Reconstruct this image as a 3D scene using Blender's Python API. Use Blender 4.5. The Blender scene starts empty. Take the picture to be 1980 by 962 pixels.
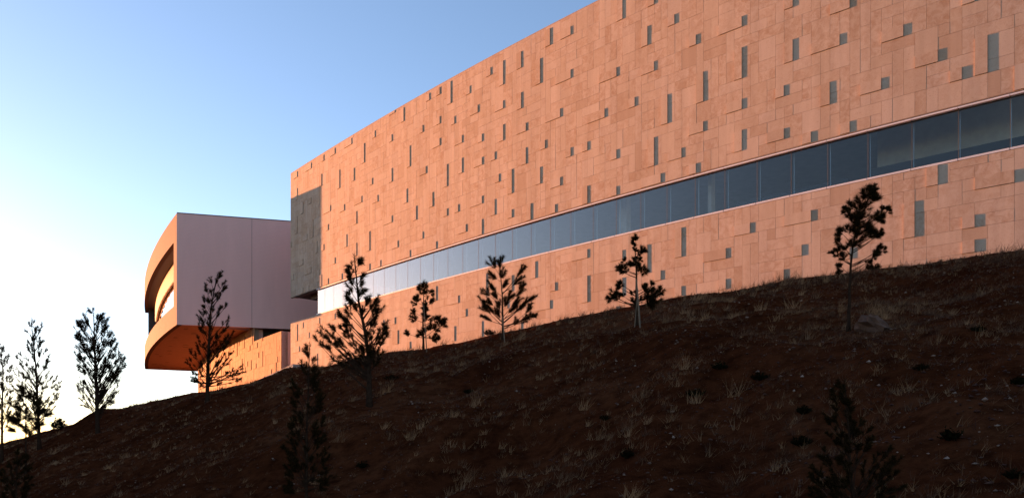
import bpy, math, random
import numpy as np
from mathutils import Vector

random.seed(7)
rng = np.random.default_rng(7)
scene = bpy.context.scene

# ------------------------------------------------------------------ camera
F, HZ = 1500.0, 880.067          # focal length and horizon row, in pixels of the 1980 px wide photograph
cam_data = bpy.data.cameras.new('camera')
cam = bpy.data.objects.new('camera', cam_data)
scene.collection.objects.link(cam)
cam.location = (0, 0, 0)
cam.rotation_euler = (math.radians(90), 0, 0)
cam_data.sensor_width = 36.0
cam_data.lens = F / 1980 * 36.0
cam_data.shift_y = (HZ - 481.0) / 1980
cam_data.clip_start = 0.1
cam_data.clip_end = 6000
scene.camera = cam

# ------------------------------------------------------------------ sky, sun, exposure
SUN_AZ, SUN_EL = 57.8, 3.0       # degrees left of the view direction, above the horizon
SD = (-math.sin(math.radians(SUN_AZ)), math.cos(math.radians(SUN_AZ)))   # towards the sun, in plan
CD = (math.cos(math.radians(SUN_AZ)), math.sin(math.radians(SUN_AZ)))    # across the sun
world = bpy.data.worlds.new('World')
scene.world = world
world.use_nodes = True
wn, wl = world.node_tree.nodes, world.node_tree.links
wn.clear()
wo = wn.new('ShaderNodeOutputWorld'); bg = wn.new('ShaderNodeBackground'); sk = wn.new('ShaderNodeTexSky')
sk.sky_type = 'NISHITA'; sk.sun_disc = False
sk.sun_elevation = math.radians(SUN_EL); sk.sun_rotation = math.radians(-SUN_AZ)
sk.altitude = 2200; sk.air_density = 1.0; sk.dust_density = 1.6; sk.ozone_density = 1.9
bg.inputs['Strength'].default_value = 0.15
wb = wn.new('ShaderNodeMix'); wb.data_type = 'RGBA'; wb.blend_type = 'MULTIPLY'; wb.inputs['Factor'].default_value = 1.0   # white balance of the whole sky
wb.inputs['B'].default_value = (1.13, 0.935, 0.93, 1); wl.new(sk.outputs['Color'], wb.inputs['A']); wl.new(wb.outputs['Result'], bg.inputs['Color']); wl.new(bg.outputs['Background'], wo.inputs['Surface'])
sun_data = bpy.data.lights.new('sun', 'SUN')
sun_data.energy = 3.8; sun_data.angle = math.radians(0.5); sun_data.color = (1.0, 0.365, 0.14)
sun = bpy.data.objects.new('sun', sun_data); scene.collection.objects.link(sun)
ce = math.cos(math.radians(SUN_EL))
sun.rotation_euler = Vector((SD[0] * ce, SD[1] * ce, math.sin(math.radians(SUN_EL)))).to_track_quat('Z', 'Y').to_euler()
scene.view_settings.view_transform = 'Standard'
scene.view_settings.look = 'None'
scene.view_settings.exposure = 2.1
scene.view_settings.gamma = 1.0
scene.view_settings.use_curve_mapping = False

# ------------------------------------------------------------------ helpers
COL = scene.collection

def mesh(name, verts, faces, mat, parent=None, origin=None, tone=None, smooth=False):
    me = bpy.data.meshes.new(name)
    v = np.asarray(verts, float).reshape(-1, 3)
    if origin is not None:
        v = v - np.asarray(origin, float)
    me.from_pydata(v.tolist(), [], faces)
    if tone is not None:
        at = me.attributes.new('tone', 'FLOAT', 'POINT')
        at.data.foreach_set('value', np.asarray(tone, np.float32))
    me.materials.append(mat)
    if smooth:
        me.polygons.foreach_set('use_smooth', [True] * len(me.polygons))
    me.update()
    o = bpy.data.objects.new(name, me)
    COL.objects.link(o)
    if parent is not None:
        o.parent = parent
    return o

def empty(name, loc, label, cat, group=None):
    o = bpy.data.objects.new(name, None); COL.objects.link(o)
    o.empty_display_size = 0.3
    o.location = loc; o['label'] = label; o['category'] = cat
    if group: o['group'] = group
    return o

def tag(o, label, cat, group=None):
    o['label'] = label; o['category'] = cat
    if group: o['group'] = group
    return o

class MB:
    def __init__(s): s.v = []; s.f = []; s.t = []
    def add(s, vs, fs, tone=0.5):
        b = len(s.v); s.v.extend([tuple(p) for p in vs]); s.f.extend([tuple(i + b for i in q) for q in fs]); s.t.extend([tone] * len(vs))
    def hexa(s, p, tone=0.5):      # 8 points: bottom 0-3 then top 4-7
        s.add(p, [(0, 3, 2, 1), (4, 5, 6, 7), (0, 1, 5, 4), (1, 2, 6, 5), (2, 3, 7, 6), (3, 0, 4, 7)], tone)
    def box(s, x0, x1, y0, y1, z0, z1, tone=0.5):
        s.hexa([(x0, y0, z0), (x1, y0, z0), (x1, y1, z0), (x0, y1, z0), (x0, y0, z1), (x1, y0, z1), (x1, y1, z1), (x0, y1, z1)], tone)
    def tube(s, pts, rads, n=6):
        pts = [Vector(p) for p in pts]; b = len(s.v)
        for i, p in enumerate(pts):
            d = (pts[min(i + 1, len(pts) - 1)] - pts[max(i - 1, 0)]).normalized()
            a = d.cross(Vector((0.31, 0.83, 0.46))).normalized(); c = d.cross(a)
            for k in range(n):
                th = 2 * math.pi * k / n
                s.v.append(tuple(p + (a * math.cos(th) + c * math.sin(th)) * rads[i])); s.t.append(0.5)
        for i in range(len(pts) - 1):
            for k in range(n):
                k2 = (k + 1) % n
                s.f.append((b + i * n + k, b + i * n + k2, b + (i + 1) * n + k2, b + (i + 1) * n + k))
        s.f.append(tuple(b + (len(pts) - 1) * n + k for k in range(n)))
        s.f.append(tuple(b + k for k in reversed(range(n))))
    def build(s, name, mat, parent=None, origin=None, smooth=False, tone=False):
        return mesh(name, s.v, s.f, mat, parent, origin, s.t if tone else None, smooth)

def at(x, y, Y):                   # the point at distance Y that the photograph shows at pixel (x, y)
    return ((x - 990.0) / F * Y, Y, (HZ - y) / F * Y)

# ------------------------------------------------------------------ materials
def new_mat(name):
    m = bpy.data.materials.new(name); m.use_nodes = True
    n = m.node_tree.nodes; l = m.node_tree.links
    return m, n, l, n['Principled BSDF']

def noise(n, l, scale, detail=4, rough=0.55, vec=None, dist=0.0):
    t = n.new('ShaderNodeTexNoise'); t.inputs['Scale'].default_value = scale
    t.inputs['Detail'].default_value = detail; t.inputs['Roughness'].default_value = rough
    t.inputs['Distortion'].default_value = dist
    if vec is not None: l.new(vec, t.inputs['Vector'])
    return t.outputs['Fac']

def ramp(n, l, fac, stops):
    r = n.new('ShaderNodeValToRGB'); e = r.color_ramp.elements
    while len(e) < len(stops): e.new(0.5)
    for i, (p, c) in enumerate(stops):
        e[i].position = p; e[i].color = (c[0], c[1], c[2], 1)
    l.new(fac, r.inputs['Fac'])
    return r.outputs['Color']

def mixc(n, l, fac, a, b, mode='MIX'):
    m = n.new('ShaderNodeMix'); m.data_type = 'RGBA'; m.blend_type = mode
    for sock, val in ((m.inputs['Factor'], fac), (m.inputs['A'], a), (m.inputs['B'], b)):
        if hasattr(val, 'is_linked'): l.new(val, sock)
        elif isinstance(val, (tuple, list)): sock.default_value = (val[0], val[1], val[2], 1)
        else: sock.default_value = val
    return m.outputs['Result']

def mathn(n, l, op, a, b=0.0, clamp=False):
    m = n.new('ShaderNodeMath'); m.operation = op; m.use_clamp = clamp
    for i, v in enumerate((a, b)):
        if hasattr(v, 'is_linked'): l.new(v, m.inputs[i])
        else: m.inputs[i].default_value = v
    return m.outputs[0]

def bump(n, l, bsdf, h, dist, strength=1.0):
    b = n.new('ShaderNodeBump'); b.inputs['Distance'].default_value = dist; b.inputs['Strength'].default_value = strength
    l.new(h, b.inputs['Height']); l.new(b.outputs['Normal'], bsdf.inputs['Normal'])

def geo_pos(n):
    return n.new('ShaderNodeNewGeometry').outputs['Position']

def stone_mat(name='limestone', tint=(0.87, 0.85, 0.845)):
    m, n, l, b = new_mat(name)
    pos = geo_pos(n)
    att = n.new('ShaderNodeAttribute'); att.attribute_name = 'tone'; tone = att.outputs['Fac']
    off = n.new('ShaderNodeVectorMath'); off.operation = 'ADD'
    comb = n.new('ShaderNodeCombineXYZ')
    l.new(mathn(n, l, 'MULTIPLY', tone, 37.0), comb.inputs['X']); l.new(mathn(n, l, 'MULTIPLY', tone, 91.0), comb.inputs['Z'])
    l.new(pos, off.inputs[0]); l.new(comb.outputs[0], off.inputs[1])
    v = off.outputs[0]
    base = ramp(n, l, tone, [(0.0, (0.455, 0.34, 0.25)), (0.06, (0.505, 0.395, 0.30)), (0.25, (0.54, 0.43, 0.333)), (0.65, (0.56, 0.45, 0.355)), (1.0, (0.545, 0.445, 0.36))])
    big = noise(n, l, 4.2, 7, 0.72, v, 0.9)
    blot = ramp(n, l, big, [(0.40, (0, 0, 0)), (0.68, (1, 1, 1))])
    # only some slabs are strongly veined
    amt = mathn(n, l, 'MULTIPLY', blot, mathn(n, l, 'MULTIPLY', mathn(n, l, 'FRACT', mathn(n, l, 'MULTIPLY', tone, 13.7)), 0.85))
    c1 = mixc(n, l, amt, base, (0.37, 0.225, 0.135))
    fine = noise(n, l, 26.0, 5, 0.7, v, 0.8)
    pit = ramp(n, l, fine, [(0.54, (0, 0, 0)), (0.70, (1, 1, 1))])
    c2 = mixc(n, l, mathn(n, l, 'MULTIPLY', pit, mathn(n, l, 'ADD', mathn(n, l, 'MULTIPLY', blot, 0.5), 0.22)), c1, (0.29, 0.16, 0.095))
    # faint streaks of weather, running down the wall
    mp = n.new('ShaderNodeMapping'); mp.inputs['Scale'].default_value = (1.3, 1.3, 0.10); l.new(pos, mp.inputs['Vector'])
    st = ramp(n, l, noise(n, l, 1.6, 5, 0.6, mp.outputs[0]), [(0.35, (0.88, 0.87, 0.86)), (0.65, (1.04, 1.04, 1.04))])
    c3 = mixc(n, l, 1.0, c2, st, 'MULTIPLY')
    c3 = mixc(n, l, 1.0, c3, tint, 'MULTIPLY')
    l.new(c3, b.inputs['Base Color'])
    b.inputs['Roughness'].default_value = 0.8; b.inputs['Specular IOR Level'].default_value = 0.25
    bump(n, l, b, mathn(n, l, 'ADD', mathn(n, l, 'MULTIPLY', fine, 0.5), mathn(n, l, 'MULTIPLY', noise(n, l, 7.0, 4, 0.6, v), 0.8)), 0.0018, 0.6)
    return m

def plain_mat(name, col, rough=0.7, spec=0.3, var=0.12, scale=3.0, bscale=60.0, bdist=0.0006, metal=0.0):
    m, n, l, b = new_mat(name); pos = geo_pos(n)
    f = noise(n, l, scale, 6, 0.6, pos)
    lo = tuple(c * (1 - var) for c in col); hi = tuple(min(1, c * (1 + var)) for c in col)
    l.new(ramp(n, l, f, [(0.3, lo), (0.7, hi)]), b.inputs['Base Color'])
    b.inputs['Roughness'].default_value = rough; b.inputs['Specular IOR Level'].default_value = spec; b.inputs['Metallic'].default_value = metal
    if bdist: bump(n, l, b, noise(n, l, bscale, 3, 0.6, pos), bdist, 0.6)
    return m

def plaster_mat():
    m, n, l, b = new_mat('bounce_tinted_render'); pos = geo_pos(n)
    mp = n.new('ShaderNodeMapping'); mp.inputs['Scale'].default_value = (1, 1, 0.22); l.new(pos, mp.inputs['Vector'])
    f = noise(n, l, 0.9, 7, 0.62, mp.outputs[0], 0.3)
    c = ramp(n, l, f, [(0.28, (0.66, 0.43, 0.40)), (0.72, (0.735, 0.48, 0.445))])  # pink of the ground's bounced light mixed into the render colour
    ln = n.new('ShaderNodeTexWave'); ln.bands_direction = 'Z'; ln.inputs['Scale'].default_value = 3.2; ln.inputs['Distortion'].default_value = 1.2
    ln.inputs['Detail'].default_value = 3; l.new(pos, ln.inputs['Vector'])
    c = mixc(n, l, 0.06, c, ln.outputs['Color'], 'MULTIPLY')
    l.new(c, b.inputs['Base Color']); b.inputs['Roughness'].default_value = 0.85; b.inputs['Specular IOR Level'].default_value = 0.2
    bump(n, l, b, noise(n, l, 45, 4, 0.65, pos), 0.0015, 0.5)
    return m

def glass_mat(name, tint, ior, rough=0.015):
    m = bpy.data.materials.new(name); m.use_nodes = True
    n, l = m.node_tree.nodes, m.node_tree.links; n.clear()
    o = n.new('ShaderNodeOutputMaterial'); mx = n.new('ShaderNodeMixShader')
    tr = n.new('ShaderNodeBsdfTransparent'); gl = n.new('ShaderNodeBsdfGlossy'); lw = n.new('ShaderNodeLayerWeight')
    tr.inputs['Color'].default_value = (*tint, 1); gl.inputs['Color'].default_value = (0.85, 0.71, 0.62, 1); gl.inputs['Roughness'].default_value = rough
    lw.inputs['Blend'].default_value = 0.5
    # coated glass: low reflection head-on that climbs fast towards grazing angles
    fr = mathn(n, l, 'ADD', mathn(n, l, 'MULTIPLY', mathn(n, l, 'POWER', lw.outputs['Facing'], 2.0), ior), 0.04, True)
    l.new(fr, mx.inputs[0]); l.new(tr.outputs[0], mx.inputs[1]); l.new(gl.outputs[0], mx.inputs[2]); l.new(mx.outputs[0], o.inputs['Surface'])
    return m

def soil_mat():
    m, n, l, b = new_mat('red_soil'); pos = geo_pos(n)
    big = noise(n, l, 0.35, 6, 0.65, pos, 0.5)
    c = ramp(n, l, big, [(0.30, (0.038, 0.0105, 0.0042)), (0.52, (0.070, 0.021, 0.0085)), (0.75, (0.100, 0.038, 0.017))])
    mid = noise(n, l, 3.2, 8, 0.7, pos)
    c = mixc(n, l, ramp(n, l, mid, [(0.42, (0, 0, 0)), (0.66, (0.8, 0.8, 0.8))]), c, (0.013, 0.0034, 0.0016))
    fine = noise(n, l, 34, 6, 0.75, pos)
    c = mixc(n, l, ramp(n, l, fine, [(0.60, (0, 0, 0)), (0.70, (0.7, 0.7, 0.7))]), c, (0.07, 0.028, 0.014))
    l.new(c, b.inputs['Base Color']); b.inputs['Roughness'].default_value = 1.0; b.inputs['Specular IOR Level'].default_value = 0.0
    bump(n, l, b, mathn(n, l, 'ADD', mathn(n, l, 'MULTIPLY', mid, 1.0), mathn(n, l, 'MULTIPLY', fine, 0.35)), 0.10, 0.9)
    return m

def tone_mat(name, stops, rough=0.8, spec=0.2, scale=40, trans=0.0):
    m, n, l, b = new_mat(name)
    att = n.new('ShaderNodeAttribute'); att.attribute_name = 'tone'
    c = ramp(n, l, att.outputs['Fac'], stops)
    c = mixc(n, l, 0.35, c, ramp(n, l, noise(n, l, scale, 3, 0.6, geo_pos(n)), [(0.3, (0.5, 0.5, 0.5)), (0.7, (1, 1, 1))]), 'MULTIPLY')
    l.new(c, b.inputs['Base Color']); b.inputs['Roughness'].default_value = rough; b.inputs['Specular IOR Level'].default_value = spec
    return m

M = dict(
    stone=stone_mat(), stone_sunlit=stone_mat('limestone_bounce_tint', (0.70, 0.47, 0.32)), plaster=plaster_mat(), soil=soil_mat(),  # base-wall stone: strong sun and red bounce light put into the tint
    mortar=plain_mat('wall_core', (0.30, 0.23, 0.18)),
    trim=plain_mat('aluminium_trim', (0.62, 0.59, 0.60), 0.45, 0.5, 0.05, metal=0.0),
    darkmetal=plain_mat('dark_metal', (0.07, 0.055, 0.05), 0.5, 0.4, 0.1),
    mull=plain_mat('mullion_metal', (0.22, 0.17, 0.14), 0.5, 0.4, 0.1),
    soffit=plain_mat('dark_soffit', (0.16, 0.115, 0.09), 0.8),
    glass=glass_mat('window_glass', (0.84, 0.88, 0.90), 1.95),
    mirror=glass_mat('terrace_glass', (0.3, 0.33, 0.35), 3.0),
    front_sunlit=plain_mat('sunlit_front_render', (0.115, 0.07, 0.055), 0.8, 0.2, 0.10, 9.0, 40, 0.001),  # curved front's render, darkened in colour against the full sun
    under=plain_mat('overhang_bounce_render', (0.46, 0.27, 0.19), 0.85, 0.2, 0.08, 2.0),  # orange bounce light below the overhang put into the render colour
    inner=plain_mat('interior_wall', (0.60, 0.54, 0.46), 0.9),
    ceil=plain_mat('interior_ceiling', (0.38, 0.39, 0.40), 0.9),
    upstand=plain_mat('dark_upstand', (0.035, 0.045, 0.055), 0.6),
    fin=plain_mat('glass_fin', (0.55, 0.68, 0.78), 0.25, 0.6, 0.03),
    concrete=plain_mat('concrete', (0.36, 0.36, 0.355), 0.85, 0.2, 0.2, 2.2, 30, 0.002),
    boards=plain_mat('timber_lining', (0.34, 0.18, 0.085), 0.6, 0.3, 0.14, 5.0),
    bark=plain_mat('bark', (0.030, 0.018, 0.012), 1.0, 0.0, 0.35, 14, 50, 0.004),
    stake=plain_mat('pale_timber', (0.15, 0.11, 0.075), 0.85, 0.2, 0.25, 9, 50, 0.002),
    needle=tone_mat('pine_needles', rough=1.0, spec=0.0, stops=[(0, (0.008, 0.007, 0.003)), (0.6, (0.018, 0.013, 0.005)), (1, (0.060, 0.034, 0.013))]),  # lightest tone reddened for the warm light on the foliage
    grass=tone_mat('dry_grass', [(0, (0.028, 0.008, 0.0035)), (0.4, (0.085, 0.038, 0.018)), (1, (0.31, 0.175, 0.085))]),
    shrub=tone_mat('dark_shrub', rough=1.0, spec=0.0, stops=[(0, (0.005, 0.006, 0.003)), (1, (0.017, 0.017, 0.008))]),
    litter=tone_mat('stone_litter', [(0, (0.040, 0.011, 0.005)), (0.6, (0.085, 0.042, 0.025)), (1, (0.30, 0.215, 0.165))], scale=20),
    rock=plain_mat('boulder_rock', (0.085, 0.045, 0.030), 0.9, 0.2, 0.4, 6, 25, 0.01),
)

# ------------------------------------------------------------------ plan of the long stone wall
U = 1.2
_ss = np.linspace(-6, 45, 2200)
_th = 0.67577 + 0.008316 * _ss - 8e-05 * _ss ** 2
_dx, _dy = -np.cos(_th), np.sin(_th); _ds = _ss[1] - _ss[0]
_cx = np.concatenate([[0], np.cumsum((_dx[1:] + _dx[:-1]) / 2 * _ds)]); _cy = np.concatenate([[0], np.cumsum((_dy[1:] + _dy[:-1]) / 2 * _ds)])
_cx = (_cx + 11.809828 - np.interp(0, _ss, _cx)) * U; _cy = (_cy + 18.753748 - np.interp(0, _ss, _cy)) * U
PANE_S = [34.0013, 33.0593, 32.1173, 31.1753, 30.2333, 29.2913, 28.3493, 27.4073, 26.4653, 25.5233, 24.5813, 23.6384, 22.7093, 21.7606, 20.8297, 19.855, 18.8942, 17.9326, 16.9407, 16.0014, 15.0171, 14.0555, 13.0875, 12.0882, 11.1042, 10.1287, 9.1372, 8.129, 7.1344, 6.1173, 5.1052, 4.0849, 3.0368, 1.9673, 0.9066, -0.1905, -1.2905, -2.3905]
def col_s(u): return float(np.interp(u / 4.0, np.arange(len(PANE_S)), PANE_S)) if u >= 0 else PANE_S[0] - u / 4.0 * 0.942
def W(s, off=0.0, z=0.0):
    th = 0.67577 + 0.008316 * s - 8e-05 * s * s
    x = float(np.interp(s, _ss, _cx)); y = float(np.interp(s, _ss, _cy))
    return (x - math.sin(th) * off, y - math.cos(th) * off, z)
_wx = _cx / _cy * F + 990; _o = np.argsort(_wx)
def wall_depth(x): return float(np.interp(x, _wx[_o], _cy[_o]))

ROW = 0.3055 * U
Z_SILL, Z_HEAD, Z_ROOF = 7.3336 * U, 8.675 * U, 15.541 * U
def zu(r): return (0.1618 + 0.3055 * r) * U
def zl(r): return (0.1138 + 0.3055 * r) * U

# ------------------------------------------------------------------ terrain
SKY = [(-600, 900), (-300, 900), (0, 857), (60, 840), (100, 827), (190, 804), (250, 788), (300, 775), (370, 758), (400, 752), (430, 748), (480, 738), (500, 731), (545, 714), (562, 711), (614, 712), (642, 706), (678, 696), (699, 689), (728, 687), (749, 681), (784, 675), (820, 672), (856, 663), (891, 660), (900, 656), (956, 643), (1028, 628), (1084, 615), (1156, 602), (1286, 575), (1329, 568), (1402, 563), (1479, 548), (1538, 537), (1622, 530), (1706, 519), (1789, 508), (1844, 499), (1913, 489), (1980, 483), (2200, 455), (2600, 440)]
_kx = np.array([(x - 990) / F for x, y in SKY]); _kk = np.array([(HZ - y) / F for x, y in SKY])
EYE = 3.6
def crest_Y(a):
    c = 24.4 / (CD[0] * a + CD[1])
    w = np.interp(a * F + 990, _wx[_o], _cy[_o])
    return np.minimum(c, w - 1.1)
_nz = [(rng.uniform(0.3, 1.0) * s, rng.uniform(0, 6.28), rng.uniform(0, 6.28), s) for s in (0.35, 0.6, 1.1, 1.9, 3.1, 5.0) for _ in range(3)]
def bumps(X, Y):
    z = 0
    for i, (f0, p, q, s) in enumerate(_nz):
        an = i * 2.399
        z = z + np.sin((X * math.cos(an) + Y * math.sin(an)) * s + p) * np.sin((X * math.sin(an) - Y * math.cos(an)) * s * 0.8 + q) * 0.085 / s ** 0.75
    return z
def ground(X, Y):
    X = np.asarray(X, float); Y = np.asarray(Y, float)
    Ys = np.maximum(Y, 0.5)
    a = np.clip(X / Ys, -0.95, 0.85)
    yc = crest_Y(a); k = np.interp(a, _kx, _kk); zc = k * yc
    u = Y / yc
    zin = -EYE + (zc + EYE) * np.clip(u, -3, 1)
    fall = np.clip((-0.27 - a) / 0.16, 0, 1); fall = fall * fall * (3 - 2 * fall)
    zout = zc - fall * 0.10 * (Y - yc)
    z = np.where(u <= 1, zin, np.maximum(zout, -14))
    amp = np.clip((Y - 2) / 6, 0, 1) * np.clip((yc * 1.02 - Y) / 4, 0.12, 1)
    return z + bumps(X, Y) * amp
def ground_hit(x, y):
    a = (x - 990) / F; k = (HZ - y) / F
    yc = float(crest_Y(np.array(a)))
    ys = np.linspace(2.5, yc, 600); g = ground(a * ys, ys) / ys
    i = np.argmax(g >= k) if np.any(g >= k) else len(ys) - 1
    Y = float(ys[i]); return a * Y, Y, float(ground(a * Y, Y))

def axis(lo, hi, f0, f1, step, grow=1.25):
    mid = list(np.arange(f0, f1 + 1e-6, step)); out = []
    p, s = f1, step
    while p < hi: s *= grow; p += s; out.append(p)
    neg = []; p, s = f0, step
    while p > lo: s *= grow; p -= s; neg.append(p)
    return np.array(neg[::-1] + mid + out)
gx = axis(-2500, 2500, -36, 26, 0.24); gy = axis(-400, 3000, 2.0, 54, 0.24)
GX, GY = np.meshgrid(gx, gy); GZ = ground(GX, GY)
nx, ny = len(gx), len(gy)
idx = np.arange(nx * ny).reshape(ny, nx)
fc = np.stack([idx[:-1, :-1], idx[:-1, 1:], idx[1:, 1:], idx[1:, :-1]], -1).reshape(-1, 4)
me = bpy.data.meshes.new('ground')
me.from_pydata(np.stack([GX, GY, GZ], -1).reshape(-1, 3).tolist(), [], fc.tolist())
me.materials.append(M['soil']); me.polygons.foreach_set('use_smooth', [True] * len(me.polygons))
go = bpy.data.objects.new('ground', me); COL.objects.link(go); go['kind'] = 'structure'

# unseen ridge added left of the view, shaped to shade the slope
vs, fs = [], []
cs = np.concatenate([np.linspace(-90, 21, 38), np.linspace(22, 26.2, 15)]); ts = np.linspace(66, 150, 22)
for c in cs:
    e = min(1.0, max(0.0, (c - 23.4) / 1.9)); e = e * e * (3 - 2 * e)
    top = (12.6 + 0.5 * math.sin(c * 0.11)) * (1 - e) - 6 * e
    for t in ts:
        q = (t - 66) / 84.0
        prof = min(1.0, q / 0.10) if q < 0.5 else max(0.0, 1 - ((q - 0.5) / 0.5) ** 2)
        vs.append((SD[0] * t + CD[0] * c, SD[1] * t + CD[1] * c, -12 + (top + 12) * prof))
m_ = len(ts)
for i in range(len(cs) - 1):
    for j in range(m_ - 1):
        fs.append((i * m_ + j, (i + 1) * m_ + j, (i + 1) * m_ + j + 1, i * m_ + j + 1))
ho = mesh('added_shade_hill', vs, fs, M['soil']); ho['kind'] = 'structure'

# ------------------------------------------------------------------ the long stone building
B0 = (W(17)[0] + 6.0, W(17)[1] + 6.0, 5.0)
bld = empty('stone_building', B0, 'long curved building clad in pale limestone with one ribbon window', 'building')

BL_UP = '0 1 37 1;1 1 31 1;3 1 39 3;3 1 45 2;3 2 49 1;6 1 28 1;6 1 42 2;6 2 33 1;8 2 37 1;9 1 28 1;10 1 43 1;10 3 31 1;10 3 49 1;11 1 37 3;13 1 34 2;14 1 29 2;15 1 28 2;15 1 45 2;16 1 34 1;16 1 49 1;18 1 28 1;18 1 37 1;19 3 40 1;21 1 31 1;21 2 49 1;23 1 43 3;24 1 28 1;25 2 39 1;26 1 33 2;28 3 49 1;29 1 43 2;30 1 31 2;30 1 36 2;32 3 39 1;33 1 45 3;35 1 28 1;35 1 31 3;36 1 41 1;37 1 48 1;38 2 38 1;39 1 28 1;43 1 40 2;43 1 46 1;43 3 34 1;44 2 50 1;45 2 30 1;47 1 48 2;48 1 36 2;49 1 41 3;49 4 28 1;51 1 33 2;53 1 30 1;53 1 45 1;54 2 39 1;55 1 49 1;56 1 34 2;57 1 28 1;58 1 45 1;58 1 49 1;58 2 42 1;60 1 32 1;60 1 36 3;61 1 47 3;62 1 44 1;63 1 32 1;64 1 37 2;64 2 41 1;65 2 29 1;66 1 47 1;68 2 44 1;69 1 28 2;69 1 40 1;69 2 37 1;69 3 32 1;71 1 48 1;72 1 30 2;72 1 37 1;73 1 34 1;74 1 39 2;74 1 46 3;74 2 43 1;76 1 29 1;76 1 32 3;78 1 42 2;78 1 47 2;79 1 35 2;79 2 39 1;80 1 28 2;82 1 32 2;82 1 44 3;83 1 36 1;84 1 48 2;85 1 28 1;86 2 31 1;86 3 39 1;88 1 34 1;88 2 48 1;88 3 43 1;91 1 28 2;91 1 34 1;94 3 37 1;96 1 28 1;96 1 32 1;96 3 41 1;97 1 47 3;99 1 37 1;101 1 43 2;102 1 30 3;102 1 47 1;102 2 40 1;103 3 28 1;104 1 34 3;105 1 44 1;106 2 30 1;108 1 28 1;108 1 41 1;109 1 35 3;109 2 32 1;114 1 29 2;114 1 36 3;114 2 33 1;114 3 41 1;119 1 33 1;119 2 29 1;120 1 36 2;120 1 41 1;122 1 28 1;124 1 31 2;125 3 36 1;126 1 28 1;126 2 39 1;129 2 31 1;131 2 35 1;134 2 32 1;136 1 30 1;137 1 36 1;138 1 30 3;141 1 28 2'
BL_LO = '3 1 20 3;4 3 18 1;6 1 22 1;9 1 20 1;13 1 15 2;14 1 22 1;21 1 22 1;40 1 19 1;44 1 19 1;45 1 16 2;49 1 15 1;57 1 21 2;62 1 15 2;63 3 20 1;65 1 18 1;69 1 15 2;70 1 20 3;75 1 18 1;76 1 20 2;78 1 15 1;81 1 21 2;84 3 17 1;85 1 19 1;91 1 17 3;91 3 22 1;96 1 15 1;97 1 17 2;97 2 21 1;101 1 19 3;103 1 18 1;106 1 16 1;106 1 20 3;112 1 16 1;112 3 19 1;115 2 21 1;119 1 16 1;121 1 18 1;122 3 21 1;126 1 17 1;132 1 18 3;134 1 22 2;137 1 16 1;137 1 18 1;140 3 21 1'
parse = lambda t: [tuple(int(k) for k in q.split()) for q in t.split(';')]
NC = 147
def cu(c): return max(c + 0.34, -0.34)            # right boundary of column c, in quarter panes
PROUD = 0.034

def layout(blocks, r0, r1, ncol, rr):
    occ = np.zeros((ncol + 1, r1 - r0), int); blk = []; flat = []
    for (cr, nc, rb, nr) in blocks:
        c0 = max(0, cr - nc + 1); ok = []
        for r in range(rb, rb + nr):
            if r0 <= r < r1 and not occ[c0:cr + 1, r - r0].any(): ok.append(r)
        if not ok: continue
        occ[c0:cr + 1, ok[0] - r0:ok[-1] - r0 + 1] = 1
        blk.append((c0, cr, ok[0], ok[-1] + 1))
    order = [(c, r) for c in range(ncol) for r in range(r0, r1)]
    for c, r in order:
        if occ[c, r - r0]: continue
        w, h = rr.choice([(1, 1), (1, 2), (1, 3), (1, 4), (2, 1), (2, 1), (2, 2), (3, 1), (1, 2), (2, 2)])
        while w > 1 and (c + w > ncol or occ[c:c + w, r - r0].any()): w -= 1
        hh = 1
        while hh < h and r + hh < r1 and not occ[c:c + w, r + hh - r0].any(): hh += 1
        occ[c:c + w, r - r0:r + hh - r0] = 1
        flat.append((c, c + w - 1, r, r + hh))
    return blk, flat

G = 0.003
def slab_pts(P, sl, sr, z0, z1, off, back=-0.06):
    lo = [P(sl, off, z0), P(sr, off, z0), P(sr, back, z0), P(sl, back, z0)]
    return lo + [(p[0], p[1], z1) for p in lo]

rr = random.Random(11)
small = MB(); pieces = []
for (blocks, r0, r1, zf, zmin, zmax) in ((parse(BL_UP), 28, 51, zu, Z_HEAD + 0.055, Z_ROOF), (parse(BL_LO), 12, 24, zl, -9, Z_SILL - 0.004)):
    blk, flat = layout(blocks, r0, r1, NC, rr)
    for kind, lst in (('b', blk), ('s', flat)):
        for (c0, c1, ra, rb) in lst:
            sl, sr = col_s(cu(c0 - 1)), col_s(cu(c1))
            z0 = max(zf(ra), zmin) if ra > r0 else max(zmin, zf(ra) if zmin < 0 else zmin); z1 = min(zf(rb), zmax) if rb < r1 else zmax
            if z1 - z0 < 0.03: continue
            g = G / U
            off = PROUD + rr.uniform(-0.002, 0.002) if kind == 'b' else rr.choice([0, 0, 0, 0.0006, 0.0012, 0.002, 0.003])
            pts = slab_pts(W, sl - g, sr + g, z0 + G, z1 - G, off)
            d = pts[0][1]; px0 = pts[0][0] / pts[0][1] * F + 990; px1 = pts[1][0] / pts[1][1] * F + 990
            pv = HZ - z0 / d * F; pt = HZ - z1 / d * F
            vis = max(0, min(px1, 1980) - max(px0, 0)) * max(0, min(pv, 962) - max(pt, 0))
            if zf is zl:                                   # below the crest of the slope: not seen
                yl = np.interp((px0 - 990) / F, _kx, _kk); 
                vis = max(0, min(px1, 1980) - max(px0, 0)) * max(0, min(pv, HZ - yl * F) - max(pt, 0))
            pieces.append((kind, vis, pts, rr.random()))
flat_sorted = sorted([p for p in pieces if p[0] == 's'], key=lambda p: -p[1])
rank = {id(p): i for i, p in enumerate(flat_sorted)}
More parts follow.
